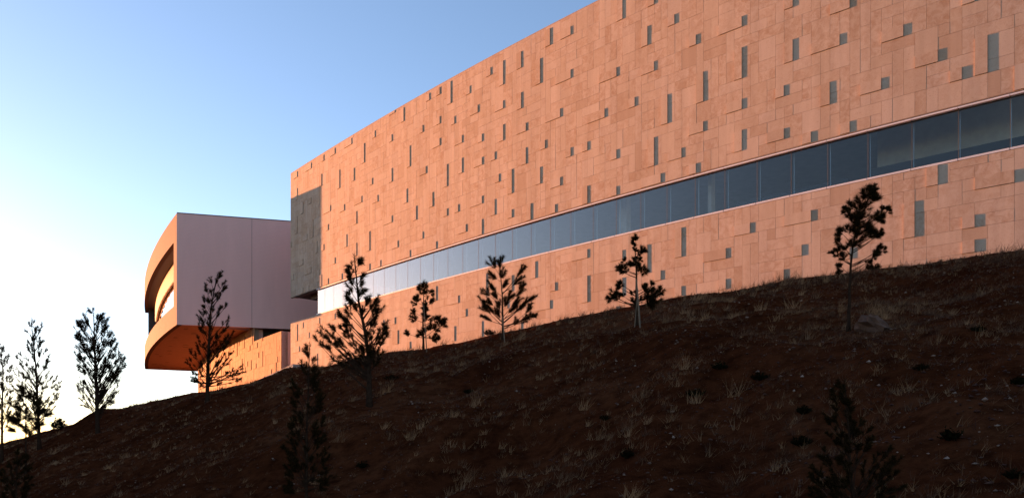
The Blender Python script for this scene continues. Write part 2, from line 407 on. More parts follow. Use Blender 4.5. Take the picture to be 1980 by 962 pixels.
for p in pieces:
    kind, vis, pts, tone = p
    if kind == 'b' and vis > 0:
        q = MB(); q.hexa(pts, tone); q.build('stone_block', M['stone'], bld, B0, tone=True)
    elif kind == 's' and rank[id(p)] < 300:
        q = MB(); q.hexa(pts, tone); q.build('stone_slab', M['stone'], bld, B0, tone=True)
    else:
        small.hexa(pts, tone)
so = small.build('stone_cladding', M['stone'], bld, B0, tone=True); so['kind'] = 'stuff'

def strip(mb, P, s0, s1, o0, o1, z0, z1, n):
    sv = np.linspace(s0, s1, n + 1)
    for a, b in zip(sv[:-1], sv[1:]):
        lo = [P(a, o0, z0), P(b, o0, z0), P(b, o1, z0), P(a, o1, z0)]
        mb.hexa(lo + [(p[0], p[1], z1) for p in lo])
def band(name, mat, s0, s1, o0, o1, z0, z1, n=60, parent=bld, P=W):
    sv = np.linspace(s0, s1, n + 1); v = []; f = []
    for s in sv:
        v += [P(s, o0, z0), P(s, o1, z0), P(s, o1, z1), P(s, o0, z1)]
    for i in range(n):
        b = i * 4
        for k in range(4):
            k2 = (k + 1) % 4
            f.append((b + k, b + 4 + k, b + 4 + k2, b + k2))
    f += [(0, 1, 2, 3), (n * 4 + 3, n * 4 + 2, n * 4 + 1, n * 4)]
    return mesh(name, v, f, mat, parent, parent.location)

SL, SR = col_s(cu(-1)) - 0.01, col_s(cu(NC - 1))
SW = 31.0                                              # the ribbon window stops here and the upper storey runs on past it
band('upper_wall_core', M['mortar'], SL, SR, -0.02, -0.5, Z_HEAD + 0.06, Z_ROOF - 0.03)
band('lower_wall_core', M['mortar'], SL, SR, -0.02, -0.5, 2.5, Z_SILL - 0.02)
band('roof', M['concrete'], SL, SR, -0.5, -14, Z_ROOF - 1.2, Z_ROOF - 0.6)
band('back_wall', M['plaster'], SW, SR, -13.6, -14, 2.5, Z_ROOF - 1.2)
band('interior_floor', M['ceil'], SW, SR, -0.5, -13.6, Z_SILL - 0.5, Z_SILL - 0.12)
band('interior_ceiling', M['ceil'], SW, SR, -0.5, -13.6, Z_HEAD + 0.85, Z_HEAD + 1.1)
band('interior_wall', M['inner'], SW, SR, -9.0, -9.15, Z_SILL - 0.12, Z_HEAD + 0.85)
band('interior_wall', M['inner'], 3.2, SR, -1.9, -2.0, Z_SILL - 0.12, Z_HEAD + 0.85, 20)
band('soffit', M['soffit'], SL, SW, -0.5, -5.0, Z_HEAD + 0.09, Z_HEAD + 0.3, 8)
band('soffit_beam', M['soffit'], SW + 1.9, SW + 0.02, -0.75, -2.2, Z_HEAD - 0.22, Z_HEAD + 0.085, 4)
band('end_wall', M['plaster'], SW - 0.001, SW - 0.12, -0.3, -13.0, Z_SILL - 0.1, Z_HEAD + 0.24, 2)
band('end_wall', M['mortar'], SL, SL - 0.3, -0.5, -5, Z_HEAD + 0.3, Z_ROOF - 0.03, 2)
band('terrace_floor', M['concrete'], SL, SW, -0.5, -5.0, Z_SILL - 0.5, Z_SILL - 0.1, 8)
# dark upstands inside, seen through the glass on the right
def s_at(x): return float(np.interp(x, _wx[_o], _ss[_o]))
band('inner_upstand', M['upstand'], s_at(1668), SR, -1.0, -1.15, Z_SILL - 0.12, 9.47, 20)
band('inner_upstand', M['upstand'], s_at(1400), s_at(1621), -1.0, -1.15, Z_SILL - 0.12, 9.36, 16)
band('inner_column', M['inner'], s_at(1163), s_at(1178), -1.2, -1.5, Z_SILL - 0.12, Z_HEAD + 0.85, 1)
band('inner_column', M['inner'], s_at(1346), s_at(1353), -0.9, -1.2, Z_SILL - 0.12, Z_HEAD + 0.85, 1)

# ribbon window, one pane at a time
bounds = [SW] + [s for s in PANE_S if s < SW - 0.3]
for i in range(len(bounds) - 1):
    a, b = bounds[i] - 0.006, bounds[i + 1] + 0.006
    q = MB(); strip(q, W, a, b, -0.110, -0.122, Z_SILL + 0.02, Z_HEAD + 0.03, 1)
    pane = q.build('window_pane', M['glass'], bld, B0)
    q = MB(); strip(q, W, bounds[i + 1] + 0.0035, bounds[i + 1] - 0.0035, -0.106, -0.118, Z_SILL + 0.06, Z_HEAD, 1)
    q.build('mullion', M['mull'], pane, B0)
    q = MB(); strip(q, W, bounds[i + 1] + 0.007, bounds[i + 1] - 0.007, -0.36, -0.40, Z_SILL + 0.1, Z_HEAD - 0.03, 1)
    q.build('glass_fin', M['fin'], pane, B0)
    q = MB(); strip(q, W, bounds[i] - 0.009, bounds[i + 1] + 0.009, 0.018, -0.13, Z_SILL + 0.002, Z_SILL + 0.062, 1)
    q.build('sill', M['trim'], pane, B0)
    q = MB(); strip(q, W, bounds[i] - 0.005, bounds[i + 1] + 0.005, 0.006, -0.13, Z_HEAD - 0.045, Z_HEAD + 0.005, 1)
    q.build('head_trim', M['trim'], pane, B0)
band('head_channel', M['darkmetal'], SL, SR, -0.03, -0.12, Z_HEAD + 0.006, Z_HEAD + 0.03, 50)
band('head_strip', M['stone'], SL, SR, 0.002, -0.12, Z_HEAD + 0.031, Z_HEAD + 0.052, 50)
band('roof_coping', M['stone'], SL, SR, 0.001, -0.52, Z_ROOF + 0.001, Z_ROOF + 0.03, 50)

# ------------------------------------------------------------------ the rendered annex with its overhanging end
DC = 55.84
AZ1 = (HZ - 412) / F * DC; AZ0 = (HZ - 627) / F * DC          # roof and underside
ZO1, ZO0 = AZ0 + 6.15, AZ0 + 1.48                             # top and foot of the terrace opening
B1 = (-24.0, 66.0, 5.0)
annex = empty('rendered_annex', B1, 'smooth mauve-grey rendered building with a curved sunlit overhanging terrace front', 'building')
def curve_from(pts, n=48):
    p = np.array(pts, float); d = np.concatenate([[0], np.cumsum(np.hypot(*np.diff(p, axis=0).T))])
    # smooth through a quadratic fit in each coordinate
    t = np.linspace(0, d[-1], n + 1)
    return np.stack([np.polyval(np.polyfit(d, p[:, i], 3), t) for i in (0, 1)], -1), d[-1]
def pl(x, y, z): Y = z * F / (HZ - y); return ((x - 990) / F * Y, Y)
outer, OL = curve_from([pl(342.5, 627, AZ0), pl(322.4, 640.5, AZ0), pl(301.6, 660, AZ0), pl(287, 681, AZ0), pl(279.5, 697.5, AZ0), pl(278.5, 706, AZ0), pl(281, 713.3, AZ0)])
_o_s = np.concatenate([[0], np.cumsum(np.hypot(*np.diff(outer, axis=0).T))])
def O(s, off=0.0, z=0.0):                                      # along the outer curved front, off > 0 is outwards
    x = float(np.interp(s, _o_s, outer[:, 0])); y = float(np.interp(s, _o_s, outer[:, 1]))
    e = 0.3; ax = float(np.interp(min(s + e, OL), _o_s, outer[:, 0]) - np.interp(max(s - e, 0), _o_s, outer[:, 0])); ay = float(np.interp(min(s + e, OL), _o_s, outer[:, 1]) - np.interp(max(s - e, 0), _o_s, outer[:, 1]))
    L = math.hypot(ax, ay); return (x - ay / L * off, y + ax / L * off, z)
OE = OL
# front panels
A = np.array(outer[0]); Bp = np.array(pl(560, 428, AZ1)); dv = (Bp - A) / np.linalg.norm(Bp - A); nv = np.array([dv[1], -dv[0]])
def Fp(t, off, z): p = A + dv * t + nv * off; return (p[0], p[1], z)
def front_t(x):   # distance along the front at which the photograph shows column x
    a = (x - 990) / F; return (a * A[1] - A[0]) / (dv[0] - a * dv[1])
j1 = front_t(487.0)
def panel(name, t0, t1, o0, o1, z0, z1, mat, parent=annex):
    q = MB(); lo = [Fp(t0, o0, z0), Fp(t1, o0, z0), Fp(t1, o1, z0), Fp(t0, o1, z0)]
    q.hexa(lo + [(p[0], p[1], z1) for p in lo]); return q.build(name, mat, parent, B1)
panel('wall_panel', 0.0, j1 - 0.012, 0.0, -0.4, AZ0, AZ1, M['plaster'])
panel('wall_panel', j1 + 0.012, 22.0, 0.0, -0.4, AZ0, AZ1, M['plaster'])
panel('panel_joint', j1 - 0.012, j1 + 0.012, -0.03, -0.3, AZ0 + 0.01, AZ1 - 0.01, M['darkmetal'])
panel('roof_edge', 0.0, 22.0, 0.02, -0.42, AZ1 + 0.001, AZ1 + 0.06, M['darkmetal'])
# curved front: parapet, upper band, near pier, made of panels with open joints
def oband(name, mat, s0, s1, o0, o1, z0, z1, n=12): return band(name, mat, s0, s1, o0, o1, z0, z1, n, annex, O)
seg = np.linspace(0.0, OE, 8)
for a, b in zip(seg[:-1], seg[1:]):
    g0 = 0.0 if a == 0 else 0.008
    oband('parapet_panel', M['front_sunlit'], a + g0, b - 0.008, 0.0, -0.34, AZ0 - 0.0, ZO0)
    oband('fascia_panel', M['front_sunlit'], a + g0, b - 0.008, 0.0, -0.34, ZO1, AZ1)
oband('pier', M['front_sunlit'], 0.0, 1.15, -0.001, -0.34, ZO0, ZO1, 2)
oband('terrace_ceiling', M['darkmetal'], 0.1, OE, -0.34, -3.2, ZO1 + 0.001, ZO1 + 0.3, 24)
oband('terrace_floor', M['concrete'], 0.1, OE, -0.34, -3.2, ZO0 - 0.4, ZO0 - 0.2, 24)
oband('terrace_end_wall', M['upstand'], OE - 2.2, OE - 1.6, -0.35, -3.0, ZO0 - 0.2, ZO1, 2)  # dark colour stands in for the shade on this wall
oband('end_wall', M['plaster'], OE - 0.35, OE, -0.34, -9.0, AZ0, AZ1, 2)
# terrace lining: upright boards set like saw teeth over a band of glass
nb = 44; sv = np.linspace(1.4, OE - 2.3, nb + 1)
for a, b in zip(sv[:-1], sv[1:]):
    q = MB(); zb = ZO0 + 3.25
    lo = [O(a, -1.14, zb), O(b, -1.02, zb), O(b, -1.24, zb), O(a, -1.28, zb)]
    q.hexa(lo + [(p[0], p[1], ZO1) for p in lo]); q.build('lining_board', M['boards'], annex, B1)
gv = np.linspace(1.4, OE - 2.3, 15)
for a, b in zip(gv[:-1], gv[1:]):
    q = MB(); strip(q, O, a + 0.02, b - 0.02, -1.30, -1.32, ZO0 - 0.2, ZO0 + 3.45, 1); q.build('terrace_pane', M['mirror'], annex, B1)
oband('terrace_back_wall', M['plaster'], 1.2, OE - 2.2, -3.0, -3.2, ZO0 - 0.2, ZO1, 20)
# soffit of the overhang, and the roof
def slab_between(name, mat, z0, z1, depth):
    n = 32; s = np.linspace(0, OE, n + 1); v = []; f = []
    for t in s:
        p = O(t, -0.05, z0); q = O(t, -depth, z0); v += [p, q, (q[0], q[1], z1), (p[0], p[1], z1)]
    for i in range(n):
        b = i * 4
        for k in range(4): f.append((b + k, b + 4 + k, b + 4 + (k + 1) % 4, b + (k + 1) % 4))
    f += [(0, 1, 2, 3), (n * 4 + 3, n * 4 + 2, n * 4 + 1, n * 4)]
    return mesh(name, v, f, mat, annex, B1)
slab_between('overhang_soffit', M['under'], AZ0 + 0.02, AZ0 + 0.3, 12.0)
slab_between('roof', M['concrete'], AZ1 - 0.9, AZ1 - 0.5, 12.0)
rs = random.Random(5)
for i in range(34):
    s = rs.uniform(1.5, OE - 1.5); o = -rs.uniform(0.8, 4.2)
    q = MB(); L = rs.uniform(0.25, 0.5); w = 0.03
    c = O(s, o, 0); q.box(c[0] - L / 2, c[0] + L / 2, c[1] - w, c[1] + w, AZ0 + 0.004, AZ0 + 0.03); q.build('soffit_slot', M['darkmetal'], annex, B1)

# stone base under the annex
base_pts = [(pl(543.3, 639.4, 8.40)), pl(488.8, 661.5, 8.40), pl(463, 645.5, AZ0), pl(393, 696, AZ0), pl(382.7, 712.5, AZ0)]
bcur, BLEN = curve_from(base_pts); _b_s = np.concatenate([[0], np.cumsum(np.hypot(*np.diff(bcur, axis=0).T))])
def Bc(s, off=0.0, z=0.0):
    x = float(np.interp(s, _b_s, bcur[:, 0])); y = float(np.interp(s, _b_s, bcur[:, 1])); e = 0.4
    ax = float(np.interp(min(s + e, BLEN), _b_s, bcur[:, 0]) - np.interp(max(s - e, 0), _b_s, bcur[:, 0])); ay = float(np.interp(min(s + e, BLEN), _b_s, bcur[:, 1]) - np.interp(max(s - e, 0), _b_s, bcur[:, 1]))
    L = math.hypot(ax, ay); return (x - ay / L * off, y + ax / L * off, z)
_bx = bcur[:, 0] / bcur[:, 1] * F + 990
s_low = float(np.interp(488.5, _bx[::-1], _b_s[::-1]))
ZB = 8.40
def bband(name, mat, s0, s1, o0, o1, z0, z1, n=16): return band(name, mat, s0, s1, o0, o1, z0, z1, n, annex, Bc)
bband('base_wall_core', M['mortar'], 0.0, s_low, -0.03, -0.45, 2.0, ZB - 0.02)
bband('base_wall_core', M['mortar'], s_low + 0.002, BLEN, -0.03, -0.45, 2.0, AZ0 - 0.002, 30)
bband('base_end', M['plaster'], -0.0, 0.12, -0.031, -2.6, 2.0, ZB - 0.0, 1)
bs = MB(); nbc = int(BLEN / 0.31); bw = BLEN / nbc; nl = int(s_low / bw)
bl_rand = []
for c in range(2, nbc - 2, 3):
    for r in range(13, 26, 4):
        if rr.random() < 0.6: bl_rand.append((c + rr.randint(0, 1), rr.choice([1, 1, 2]), r + rr.randint(0, 2), rr.choice([1, 1, 2, 3])))
for (cA, cB, top) in ((0, nl, ZB), (nl, nbc, AZ0 - 0.003)):
    r1 = int((top - 0.1138 * U) / ROW) + 1
    blk, flat = layout([(c - cA, 1 if c - cA < n0 else n0, r, h) for (c, n0, r, h) in bl_rand if cA <= c < cB], 9, r1, cB - cA, rr)
    for kind, lst in (('b', blk), ('s', flat)):
        for (c0, c1, ra, rb) in lst:
            z0 = zl(ra); z1 = min(zl(rb), top) if rb < r1 else top
            if z1 - z0 < 0.02: continue
            off = 0.04 if kind == 'b' else rr.choice([0, 0, 0.003, 0.006, 0.009])
            pts = slab_pts(lambda s, o, z: Bc(s, o, z), (cA + c1 + 1) * bw - 0.006, (cA + c0) * bw + 0.006, z0 + 0.004, z1 - 0.004, off)
            if kind == 'b':
                q = MB(); q.hexa(pts, rr.random()); q.build('stone_block', M['stone_sunlit'], annex, B1, tone=True)
            else: bs.hexa(pts, rr.random())
ob = bs.build('stone_cladding', M['stone_sunlit'], annex, B1, tone=True); ob['kind'] = 'stuff'
# pillar and dark glazing between base wall and annex underside
panel('pillar', front_t(488.5), front_t(507.0), -0.75, -1.9, ZB - 1.5, AZ0 - 0.002, M['plaster'])
panel('dark_glazing', front_t(507.0) + 0.01, 22.0, -1.5, -1.6, ZB - 1.5, AZ0 - 0.002, M['upstand'])
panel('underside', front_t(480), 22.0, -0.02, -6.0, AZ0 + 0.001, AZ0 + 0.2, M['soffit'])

# concrete kerb wall at the foot of the base wall
ka, kb = at(566, 703, 40.5), at(494, 736, 43.5)
k2 = at(588, 702, 41.0)
q = MB()
q.hexa([(ka[0], ka[1], 2.5), (ka[0] + 0.45, ka[1] + 0.5, 2.5), (kb[0] + 0.45, kb[1] + 0.5, 2.5), (kb[0], kb[1], 2.5), ka, (ka[0] + 0.45, ka[1] + 0.5, ka[2]), (kb[0] + 0.45, kb[1] + 0.5, kb[2]), kb])
tag(q.build('kerb_wall', M['concrete']), 'low sloping grey concrete kerb wall below the annex base', 'kerb')

# ------------------------------------------------------------------ trees
tr = random.Random(21)
def needles(mb, p, d, L, nl, n, w, spread=0.95):
    d = d.normalized(); a = d.cross(Vector((0.2, 0.9, 0.37))).normalized(); b = d.cross(a)
    for _ in range(n):
        q = p + d * (L * tr.random() ** 0.8)
        th = tr.uniform(0, 6.283); sp = spread * tr.uniform(0.45, 1.1)
        r = a * math.cos(th) + b * math.sin(th)
        nd = (d * math.cos(sp) + r * math.sin(sp)).normalized()
        ln = nl * tr.uniform(0.6, 1.1)
        side = nd.cross(Vector((tr.uniform(-1, 1), tr.uniform(-1, 1), tr.uniform(-1, 1)))).normalized() * w
        mb.add([q - side, q + side, q + nd * ln + Vector((0, 0, -0.12 * ln * tr.random()))], [(0, 1, 2)], tr.random())

def qcurve(p0, p1, p2, n):
    return [p0.lerp(p1, t).lerp(p1.lerp(p2, t), t) for t in [i / n for i in range(n + 1)]]

def tree(label, base, trunk, env=None, nbr=40, blobs=None, nl=0.11, wn=0.0032, dens=34, thick=0.035, rise=1.0, shoots=4, shoot_len=0.16, name='pine_tree', Y=None, extra=(), wobble=1.0, sparse_below=None, group=None, spread=0.95, first=0.14, tuft=1.25, puff=1.3):
    if Y is None: X0, Y0, Z0 = ground_hit(*base)
    else:
        Y0 = Y; X0 = (base[0] - 990) / F * Y0; Z0 = float(ground(X0, Y0))
    m = Y0 / F
    yb = HZ - Z0 / Y0 * F
    P = lambda x, y, dd=0.0: Vector(((x - base[0]) * m, dd, (yb - y) * m))
    root = empty(name, (X0, Y0, Z0 - 0.03), label, 'tree', group)
    tp = [P(base[0], yb + 6)] + [P(x, y) for x, y in trunk]
    # smooth trunk
    pts = []
    for i in range(len(tp) - 1):
        for k in range(4): pts.append(tp[i].lerp(tp[i + 1], k / 4) + Vector((tr.uniform(-1, 1), tr.uniform(-1, 1), 0)) * 0.006 * wobble)
    pts.append(tp[-1])
    hs = [p.z for p in pts]; Ht = max(hs)
    rad = [thick * (1 - 0.86 * max(0, p.z) / Ht) for p in pts]; rad[0] *= 1.5; rad[1] *= 1.15
    tm = MB(); tm.tube(pts, rad, 7); tm.build('trunk', M['bark'], root, smooth=True)
    def trunk_at(z):
        z = min(max(z, 0), Ht * 0.97)
        for i in range(len(pts) - 1):
            if pts[i].z <= z <= pts[i + 1].z: return pts[i].lerp(pts[i + 1], (z - pts[i].z) / max(1e-6, pts[i + 1].z - pts[i].z))
        return pts[-1]
    bm_, cm = MB(), MB()
    targets = []
    if env:
        ys = [e[0] for e in env]
        yy = np.linspace(ys[0], ys[-1], 200); wd = (np.interp(yy, ys, [e[2] for e in env]) - np.interp(yy, ys, [e[1] for e in env])) ** 0.75
        cw = np.cumsum(wd); cw = (cw - cw[0]) / (cw[-1] - cw[0])
        for i in range(nbr):
            y = float(np.interp((i + tr.random()) / nbr, cw, yy))
            xl = float(np.interp(y, ys, [e[1] for e in env])); xr = float(np.interp(y, ys, [e[2] for e in env]))
            hw = (xr - xl) / 2; xc = (xr + xl) / 2
            f = tr.uniform(-1, 1); f = math.copysign(abs(f) ** 0.7, f)
            dd = tr.uniform(-1, 1) * hw * math.sqrt(max(0.05, 1 - f * f)) * m
            targets.append((P(xc + f * hw * 0.93, y, dd), 1.0, tr.uniform(0.75, 1.1) * (0.45 if sparse_below and y > sparse_below else 1.0)))
    for bl in (blobs or []):
        x, y, r = bl
        targets.append((P(x, y, tr.uniform(-1, 1) * 10 * m), r * m / 0.16, tuft))
    for e in extra:
        targets.append((P(e[0], e[1], tr.uniform(-8, 8) * m), 1.0, 1.0))
    for tg, size, df in targets:
        st0 = trunk_at(tg.z - 0.1)
        reach = math.hypot(tg.x - st0.x, tg.y)
        zst = max(Ht * first * tr.uniform(0.8, 1.5), tg.z - reach * rise * tr.uniform(0.75, 1.25) - 0.05 * Ht * tr.random())
        st = trunk_at(min(zst, tg.z))
        mid = st.lerp(tg, 0.55) + Vector((0, 0, -0.10 * reach * tr.uniform(0.2, 1.2)))
        cv = qcurve(st, mid, tg, 6)
        r0 = thick * 0.34 * (0.4 + 0.6 * min(1, reach / (0.25 * Ht + 1e-3)))
        bm_.tube(cv, [max(0.0028, r0 * (1 - 0.8 * i / 6)) for i in range(7)], 4)
        nsh = max(2, int(shoots * (0.6 + 0.4 * min(2.2, size))))
        if df > 1.2:                                       # a rounded tuft of shoots at the end of the branch
            R = size * 0.16 * puff
            for k in range(nsh + 3):
                u = Vector((tr.gauss(0, 1), tr.gauss(0, 1), tr.gauss(0, 1))).normalized() * R * 0.62 * tr.random() ** 0.5
                q = tg + u; d = u.normalized() + (tg - st).normalized() * 0.8 + Vector((0, 0, 0.5))
                L = R * tr.uniform(0.5, 0.9)
                bm_.tube([cv[5], q], [0.004, 0.002], 3)
                needles(cm, q - d.normalized() * L * 0.4, d, L, min(nl, R * 0.8), int(1.5 * dens * tr.uniform(0.8, 1.2)), wn * 1.2, spread)
            continue
        for k in range(nsh):
            t = 1.0 if k == 0 else tr.uniform(0.66, 1.0)
            i = min(5, int(t * 6)); q = cv[i].lerp(cv[i + 1], t * 6 - i) if t < 1 else cv[-1] - (cv[-1] - cv[-2]) * 0.25
            d = (cv[6] - cv[4]).normalized() + Vector((tr.uniform(-1, 1), tr.uniform(-1, 1), tr.uniform(-0.35, 1.0))) * (0.75 if k else 0.25)
            L = shoot_len * tr.uniform(0.6, 1.2) * (0.7 + 0.3 * size)
            d.normalize()
            if k: bm_.tube([q, q + d * L * 0.8], [0.0045, 0.002], 3)
            needles(cm, q, d, L, nl, int(1.7 * dens * df * tr.uniform(0.7, 1.2)), wn * 1.15, spread)
    # leader
    needles(cm, pts[-1] - (pts[-1] - pts[-3]) * 0.6, (pts[-1] - pts[-3]), (pts[-1] - pts[-3]).length * 0.8, nl, int(dens * 1.5), wn, spread)
    bm_.tube(pts, [r * 0.5 for r in rad], 4)
    bm_.build('branches', M['bark'], root)
    cm.build('crown', M['needle'], root, tone=True)
    return root, (X0, Y0, Z0), m

NEED = dict(nl=0.10, wn=0.004)
tree('tall feathery pine cut by the left edge of the picture', (4, 868), [(4, 800), (6, 740), (3, 667)],
     env=[(668, 0, 8), (690, -8, 18), (720, -22, 22), (760, -26, 22), (800, -24, 24), (825, -20, 14)], nbr=84, dens=34, thick=0.07, nl=0.13, wn=0.006, shoots=3, shoot_len=0.2, rise=1.3, Y=38)
tree('tall slender pine with two tops, second big tree from the left edge', (77, 850), [(74, 800), (71.6, 758), (70, 716), (66, 670), (60, 615)],
     env=[(618, 57, 63), (640, 52, 70), (660, 48, 86), (680, 42, 94), (700, 32, 98), (720, 26, 104), (745, 24, 118), (765, 28, 114), (785, 34, 104), (800, 44, 92)], nbr=105, extra=[(77, 628), (78, 640), (80, 655)], dens=32, thick=0.085, nl=0.13, wn=0.006, shoots=4, shoot_len=0.2, rise=1.35, Y=37)
tree('small soft pine in front of the slender two-topped tree', (50, 872), [(50, 830), (50, 790), (50, 745)],
     env=[(748, 46, 56), (770, 38, 64), (790, 26, 84), (806, 16, 98), (822, 14, 76), (838, 24, 62)], nbr=26, dens=42, thick=0.04, nl=0.26, wn=0.006, shoots=4, shoot_len=0.26, rise=0.45, Y=29)
tree('bushy top-heavy pine standing alone against the white sky', (190, 838), [(188, 790), (186, 740), (184, 690), (181, 602)],
     env=[(604, 177, 186), (616, 156, 206), (640, 149, 219), (655, 144, 224), (672, 150, 226), (690, 149, 238), (712, 152, 240), (726, 168, 234), (742, 152, 230), (760, 156, 224), (785, 162, 212)], nbr=135, dens=36, thick=0.10, nl=0.15, wn=0.006, shoots=5, shoot_len=0.24, rise=1.3, sparse_below=722, Y=33)
tree('open pine with tufted top in front of the rendered annex', (401, 790), [(401, 748), (403.5, 672), (407.5, 596), (414, 560), (421, 528)],
     env=[(528, 413, 430), (545, 396, 434), (560, 394, 440), (580, 396, 438), (600, 388, 446), (620, 386, 440), (640, 378, 456), (656, 370, 458), (675, 363, 448), (695, 359, 452), (712, 357, 472), (732, 362, 466), (746, 368, 436)], nbr=92, dens=40, thick=0.085, nl=0.11, wn=0.0055, shoots=4, shoot_len=0.20, rise=1.25, Y=31)
tree('spreading many-stemmed pine crossing the pale end of the window', (714, 786), [(713, 690), (705, 632), (693, 580), (685, 494)],
     env=[(497, 681, 690), (515, 673, 700), (540, 672, 702), (560, 670, 714), (582, 668, 722), (602, 655, 742), (625, 640, 754), (645, 614, 756), (665, 612, 748), (690, 622, 742), (705, 640, 730)], nbr=74, extra=[(726, 578), (727, 590), (735, 600), (622, 642), (642, 632), (660, 634), (614, 655)], dens=34, thick=0.07, nl=0.13, wn=0.005, shoots=4, shoot_len=0.16, rise=0.95)
tree('small round-tufted pine tied to a stake, below the window', (819, 674), [(818, 640), (818, 600), (820, 546)],
     blobs=[(770 + x / 4.81, 490 + y / 4.81, r / 4.81) for x, y, r in ((235, 300, 40), (235, 345, 50), (205, 330, 40), (165, 440, 38), (180, 400, 35), (240, 470, 40), (240, 510, 40), (290, 440, 42), (300, 345, 30), (145, 590, 42), (150, 540, 30), (260, 600, 38), (390, 610, 45), (335, 600, 38), (300, 680, 42), (350, 700, 42), (230, 720, 35), (90, 740, 28), (310, 775, 42), (350, 765, 35), (400, 650, 42), (425, 640, 25), (240, 560, 35), (200, 740, 28))],
     dens=60, thick=0.05, nl=0.14, wn=0.005, shoots=6, shoot_len=0.15, rise=0.35, first=0.2)
tree('young pine with many upright bottle-brush shoots against the lower wall', (972, 656), [(972, 620), (971, 570), (966.5, 511)],
     blobs=[(955, 515, 9), (958, 535, 9), (954, 555, 8), (967, 514, 9), (969, 535, 11), (972, 555, 10), (1006, 524, 9), (1000, 540, 9), (1007, 554, 8), (1004, 564, 8), (1022.6, 579, 8), (1012, 585, 8), (1020.5, 600, 8), (1004, 596, 9), (1028, 610.6, 8), (1014, 616, 8), (1001, 623, 8), (945, 569, 8), (948, 582, 8), (936, 585.6, 7), (942, 600, 8), (942.6, 613.7, 9), (952, 600, 8), (963, 590, 10), (966, 610, 10), (985, 600, 10), (995, 585, 10), (985, 575, 8), (960, 572, 9), (978, 590, 9)],
     dens=80, thick=0.05, nl=0.16, wn=0.005, shoots=5, shoot_len=0.33, rise=0.8, first=0.15, tuft=1.15, spread=0.95)
tree('thin young pine with separate needle clumps beside two stakes', (1231, 628), [(1230.5, 584), (1231, 538), (1230, 500), (1225, 462)],
     blobs=[(1150 + x / 4.58, 440 + y / 4.58, r / 4.58) for x, y, r in ((340, 105, 32), (345, 145, 30), (355, 195, 24), (410, 200, 36), (425, 195, 25), (385, 235, 28), (415, 265, 20), (365, 290, 42), (360, 325, 36), (415, 340, 45), (430, 370, 40), (310, 310, 36), (250, 350, 45), (225, 370, 35), (275, 365, 35), (250, 285, 24), (225, 490, 40), (215, 515, 30), (165, 590, 48), (150, 610, 40), (195, 610, 40), (240, 595, 24), (350, 640, 36), (335, 570, 20), (390, 620, 24), (460, 560, 50), (470, 610, 60), (500, 590, 60), (520, 640, 60), (500, 680, 46), (545, 560, 40), (585, 550, 36), (510, 500, 32), (440, 520, 30), (480, 650, 50))],
     dens=60, thick=0.045, nl=0.115, wn=0.0036, shoots=5, shoot_len=0.12, rise=0.35, first=0.2)
tree('dense windswept young pine leaning right, nearest to the right edge', (1640, 640), [(1643, 560), (1646, 500), (1652, 455), (1668, 410), (1689, 359)],
     blobs=[(1580 + x / 2.83, 340 + y / 2.83, r / 2.83) for x, y, r in ((312, 55, 30), (295, 80, 36), (325, 90, 24), (265, 105, 42), (300, 120, 40), (235, 130, 40), (190, 165, 36), (155, 180, 24), (240, 170, 48), (275, 150, 40), (375, 165, 24), (385, 185, 20), (345, 205, 36), (310, 230, 36), (340, 235, 26), (170, 220, 40), (205, 240, 50), (245, 215, 45), (265, 260, 45), (295, 275, 40), (130, 300, 30), (160, 290, 38), (200, 300, 50), (240, 310, 50), (280, 315, 40), (330, 305, 30), (345, 300, 22), (320, 325, 26), (115, 350, 28), (120, 385, 26), (90, 410, 22), (150, 390, 28), (155, 430, 26), (135, 480, 24), (130, 510, 24), (350, 380, 24), (360, 400, 20), (325, 410, 28), (300, 440, 28), (275, 490, 18), (285, 460, 22), (230, 350, 40), (200, 370, 30), (110, 425, 22))],
     dens=64, thick=0.036, nl=0.14, wn=0.0026, shoots=5, shoot_len=0.16, rise=0.5, first=0.28, puff=1.08)
tree('dark slim pine rising from the foreground left of centre', (592, 985), [(592, 900), (594, 800), (597, 720), (599, 664)],
     env=[(666, 595, 603), (690, 588, 604), (706, 580, 612), (740, 566, 622), (800, 565, 630), (850, 547, 634), (900, 547, 648), (950, 556, 640)], nbr=110, dens=46, thick=0.03, nl=0.07, wn=0.0022, shoots=4, shoot_len=0.10, rise=1.2, Y=13)
tree('broad dark pine in the right foreground cut by the bottom edge', (1650, 1010), [(1648, 930), (1642, 840), (1634, 737)],
     env=[(738, 1616, 1650), (780, 1600, 1645), (830, 1598, 1680), (870, 1584, 1732), (900, 1568, 1738), (962, 1564, 1742)], nbr=90, dens=50, thick=0.018, nl=0.045, wn=0.0016, shoots=5, shoot_len=0.06, rise=1.1, Y=7.2)
tree('low dark pine in the bottom left corner', (32, 985), [(32, 930), (34, 866)],
     env=[(868, 30, 38), (885, 10, 52), (910, 5, 58), (962, 6, 56)], nbr=46, dens=38, thick=0.03, nl=0.10, wn=0.003, shoots=4, shoot_len=0.12, rise=0.9, Y=21)

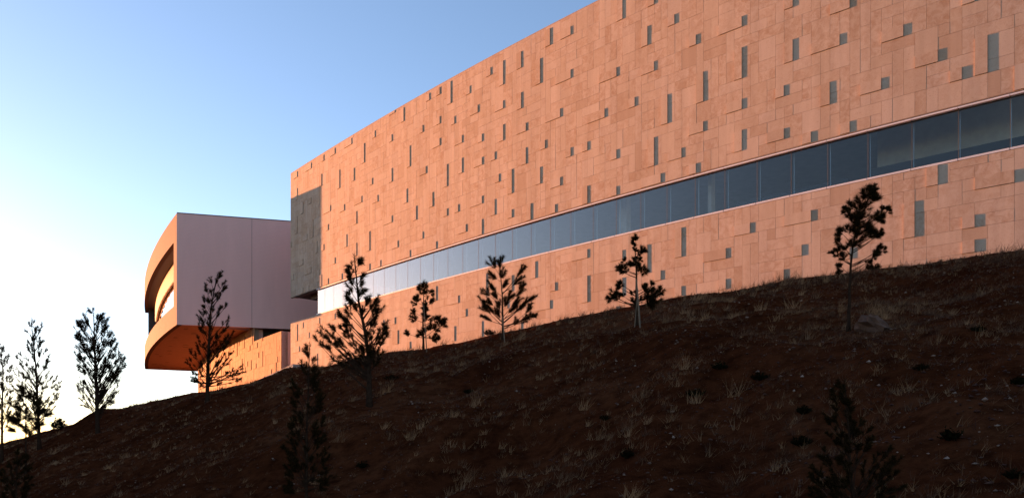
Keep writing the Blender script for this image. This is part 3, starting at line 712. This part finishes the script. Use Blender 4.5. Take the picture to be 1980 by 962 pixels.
# stakes beside the young pines
def stake(label, x, ybase, ytop, lean=0.0, w=0.022, Y=None):
    X0, Y0, Z0 = ground_hit(x, ybase)
    if Y: Y0 = Y; X0 = (x - 990) / F * Y; Z0 = float(ground(X0, Y0))
    Y0 -= 0.15; h = (HZ - ytop) / F * Y0 - Z0
    q = MB(); q.tube([(0, 0, -0.1), (lean * 0.5, 0, h * 0.5), (lean, 0, h)], [w, w, w * 0.9], 6)
    q.add([(lean - w * 0.6, -w * 0.6, h), (lean + w * 0.6, -w * 0.6, h), (lean + w * 0.6, w * 0.6, h), (lean - w * 0.6, w * 0.6, h), (lean, 0, h + 0.03)], [(0, 1, 4), (1, 2, 4), (2, 3, 4), (3, 0, 4)])
    o = q.build('wooden_stake', M['stake']); o.location = (X0, Y0, Z0)
    tag(o, label, 'stake', 'planting stakes')
stake('pale wooden stake right of the small round-tufted pine', 826, 678, 590, -0.12)
stake('pale wooden stake at the foot of the bottle-brush pine', 976, 660, 612, -0.08)
stake('pale wooden stake leaning on the right of the clumpy young pine', 1236, 630, 540, -0.10)
stake('thin wooden stake on the left of the clumpy young pine', 1225, 630, 560, 0.09, 0.011)

# ------------------------------------------------------------------ shrubs, weeds, boulder
def shrub(x, y, wpx, hpx, label, group):
    X0, Y0, Z0 = ground_hit(x, y); m = Y0 / F
    q = MB(); hw = wpx * m / 2; hh = hpx * m
    for _ in range(70):
        th = tr.uniform(0, 6.28); r = hw * tr.random() ** 0.5
        e = Vector((math.cos(th) * r, math.sin(th) * r, hh * tr.uniform(0.35, 1.0) * (1 - 0.5 * (r / hw) ** 2)))
        st = Vector((e.x * 0.3, e.y * 0.3, 0))
        d = (e - st); sd = Vector((tr.uniform(-1, 1), tr.uniform(-1, 1), 0)).normalized() * 0.004
        q.add([st - sd, st + sd, e], [(0, 1, 2)], tr.random())
        for k in range(5):
            p = st.lerp(e, tr.uniform(0.4, 1)); u = Vector((tr.uniform(-1, 1), tr.uniform(-1, 1), tr.uniform(-0.2, 1))).normalized()
            s2 = u.cross(Vector((0.3, 0.5, 0.8))).normalized() * hh * 0.05
            q.add([p - s2, p + s2, p + u * hh * 0.28], [(0, 1, 2)], tr.random())
    o = q.build('shrub', M['shrub'], tone=True); o.location = (X0, Y0, Z0 - 0.01); tag(o, label, 'shrub', group)
for (x, y, w, h, lab) in (
        (1555, 800, 34, 22, 'small dark shrub level with the top of the right foreground pine'),
        (1549, 862, 42, 26, 'rounded dark shrub close left of the right foreground pine'),
        (1838, 850, 46, 30, 'widest dark shrub, low on the slope near the right edge'),
        (1780, 716, 34, 16, 'flat dark shrub on the slope right of and below the boulder'),
        (1215, 886, 34, 22, 'dark spiky shrub near the bottom edge, right of centre'),
        (1392, 715, 36, 18, 'flat dark shrub straight below the pale grass, left of the boulder'),
        (1470, 735, 40, 20, 'low dark shrub midway between the boulder and the right foreground pine'),
        (1170, 812, 26, 14, 'tiny dark shrub low on the slope below the clumpy young pine'),
        (1970, 745, 30, 24, 'dark shrub cut by the right edge of the picture'),
        (1960, 925, 40, 22, 'dark shrub in the bottom right corner'),
        (760, 735, 46, 14, 'long flat dark shrub right of the many-stemmed pine trunk'),
        (1345, 768, 40, 20, 'low dark shrub on the middle of the slope, right of centre'),
        (700, 905, 30, 16, 'dark shrub near the bottom edge, right of the slim foreground pine'),
        (1890, 640, 34, 14, 'flat dark shrub high on the slope near the right edge'),
        (905, 760, 24, 12, 'tiny dark shrub below the bottle-brush pine')):
    shrub(x, y, w, h, lab, 'small dark shrubs on the slope')
shrub(112, 832, 34, 30, 'little shrub breaking the skyline between the two left pines', None)
shrub(1690, 522, 26, 16, 'low dark shrub on the crest right of the windswept pine', None)
shrub(946, 648, 26, 14, 'low dark shrub on the crest left of the bottle-brush pine', None)

X0, Y0, Z0 = ground_hit(1682, 640); q = MB(); nlat, nlon = 7, 12; pv = []
for i in range(nlat + 1):
    for j in range(nlon):
        ph, th = math.pi * i / nlat, 2 * math.pi * j / nlon
        r = 1 + 0.18 * math.sin(3 * th + 2 * ph) + 0.14 * math.sin(5 * ph + th * 2) + tr.uniform(-0.08, 0.08)
        pv.append((0.27 * r * math.sin(ph) * math.cos(th), 0.25 * r * math.sin(ph) * math.sin(th), 0.20 * r * math.cos(ph)))
q.add(pv, [(i * nlon + j, (i + 1) * nlon + j, (i + 1) * nlon + (j + 1) % nlon, i * nlon + (j + 1) % nlon) for i in range(nlat) for j in range(nlon)])
o = q.build('boulder', M['rock']); o.location = (X0, Y0, Z0 + 0.08); tag(o, 'rough brown boulder at the foot of the windswept pine', 'boulder')

# dry grass on the slope: nobody could count it
gr = np.random.default_rng(3)
def patch(X, Y):
    return 0.5 + 0.5 * np.sin(X * 0.9 + 1.3 * np.sin(Y * 0.7)) * np.sin(Y * 1.1 + 0.8 * np.sin(X * 0.6 + 2)) 
V = []; T = []
def tufts(n, blades, hlo, hhi, ysel, keep=None, wb=0.0032, bright=(0, 1), lean=0.9):
    a = gr.uniform(-0.70, 0.70, n)
    yc = crest_Y(a); Y = ysel(n, yc); X = a * Y
    ok = gr.random(n) < (keep(X, Y) if keep else 1)
    X, Y = X[ok], Y[ok]; Z = ground(X, Y); k = len(X)
    h = gr.uniform(hlo, hhi, k) * gr.uniform(0.6, 1.2, k); tb = gr.uniform(bright[0], bright[1], k)
    rot = gr.uniform(0.3, 1.3, k)
    for b in range(blades):
        th = gr.uniform(0, 6.283, k); sp = gr.uniform(0.1, lean, k) * h
        bx = X + gr.normal(0, 0.05, k) * h / 0.25; by = Y + gr.normal(0, 0.05, k) * h / 0.25
        hb = h * gr.uniform(0.45, 1.1, k)
        ex = bx + np.cos(th) * sp + 0.25 * h * rot; ey = by + np.sin(th) * sp
        w = wb * gr.uniform(0.7, 1.3, k) * np.maximum(1, Y / 14)
        bz = Z - 0.01
        p = np.stack([np.stack([bx - w, by, bz], -1), np.stack([bx + w, by, bz], -1), np.stack([ex, ey, bz + hb], -1)], 1)
        V.append(p.reshape(-1, 3)); T.append(np.repeat(np.clip(tb + gr.uniform(-0.2, 0.2, k), 0, 1), 3))
area = lambda lo: (lambda n, yc: np.sqrt(gr.uniform(0, 1, n) * (yc ** 2 - lo ** 2) + lo ** 2))
tufts(30000, 6, 0.05, 0.13, area(4.0), lambda X, Y: np.clip(patch(X * 1.7, Y * 1.4 + 2) * 1.2 + patch(X * 0.4, Y * 0.5) * 0.6 - 0.55, 0.10, 1), bright=(0.0, 0.62), wb=0.0028, lean=1.4)
tufts(9500, 9, 0.09, 0.20, area(4.0), lambda X, Y: np.clip(patch(X, Y) * 1.5 - 0.42, 0.03, 1), bright=(0.1, 0.85), lean=1.1)
tufts(1700, 24, 0.14, 0.32, area(5.0), lambda X, Y: np.clip(patch(X * 0.7 + 3, Y * 0.8) * 1.7 - 0.75, 0.0, 1), bright=(0.25, 1.0), lean=0.9)
tufts(1500, 7, 0.12, 0.40, lambda n, yc: yc - gr.uniform(0.0, 1.4, n), lambda X, Y: np.clip(patch(X * 1.3, Y) * 1.9 - 0.75, 0.03, 1), bright=(0.0, 0.5), lean=0.8)
V = np.concatenate(V); T = np.concatenate(T)
gm = bpy.data.meshes.new('dry_grass'); nt = len(V) // 3
gm.vertices.add(len(V)); gm.vertices.foreach_set('co', V.astype(np.float32).ravel())
gm.loops.add(len(V)); gm.loops.foreach_set('vertex_index', np.arange(len(V), dtype=np.int32))
gm.polygons.add(nt); gm.polygons.foreach_set('loop_start', np.arange(0, len(V), 3, dtype=np.int32))
at_ = gm.attributes.new('tone', 'FLOAT', 'POINT'); at_.data.foreach_set('value', T.astype(np.float32))
gm.materials.append(M['grass']); gm.update(calc_edges=True); gm.validate()
o = bpy.data.objects.new('dry_grass', gm); COL.objects.link(o); o['kind'] = 'stuff'; o['label'] = 'dry straw-coloured grass tufts over the slope'; o['category'] = 'grass'

# loose stones
n = 30000
a = gr.uniform(-0.70, 0.70, n); yc = crest_Y(a); Y = np.sqrt(gr.uniform(0, 1, n) * (yc ** 2 - 14) + 14); X = a * Y
ok = gr.random(n) < np.clip(1.5 * (1 - patch(X, Y)) - 0.1, 0.1, 1); X, Y = X[ok], Y[ok]; Z = ground(X, Y); n = len(X)
r = 0.008 + 0.034 * gr.random(n) ** 5
octa = np.array([(1, 0, 0), (0.2, 1, 0.1), (-1, 0.15, 0), (-0.1, -1, 0), (0.1, 0.1, 0.62), (0, 0, -0.6)])
of = np.array([(0, 1, 4), (1, 2, 4), (2, 3, 4), (3, 0, 4), (1, 0, 5), (2, 1, 5), (3, 2, 5), (0, 3, 5)])
ang = gr.uniform(0, 6.28, n); ca, sa = np.cos(ang), np.sin(ang)
pts = octa[None] * r[:, None, None] * gr.uniform(0.6, 1.3, (n, 6, 1))
px_ = pts[..., 0] * ca[:, None] - pts[..., 1] * sa[:, None] + X[:, None]; py_ = pts[..., 0] * sa[:, None] + pts[..., 1] * ca[:, None] + Y[:, None]; pz_ = pts[..., 2] + Z[:, None] + r[:, None] * 0.25
vv = np.stack([px_, py_, pz_], -1).reshape(-1, 3); ff = (of[None] + (np.arange(n) * 6)[:, None, None]).reshape(-1, 3)
o = mesh('loose_stones', vv, ff.tolist(), M['litter'], tone=np.repeat(gr.random(n) ** 3.0, 6)); o['kind'] = 'stuff'; o['label'] = 'loose stones and gravel scattered over the slope'; o['category'] = 'stones'
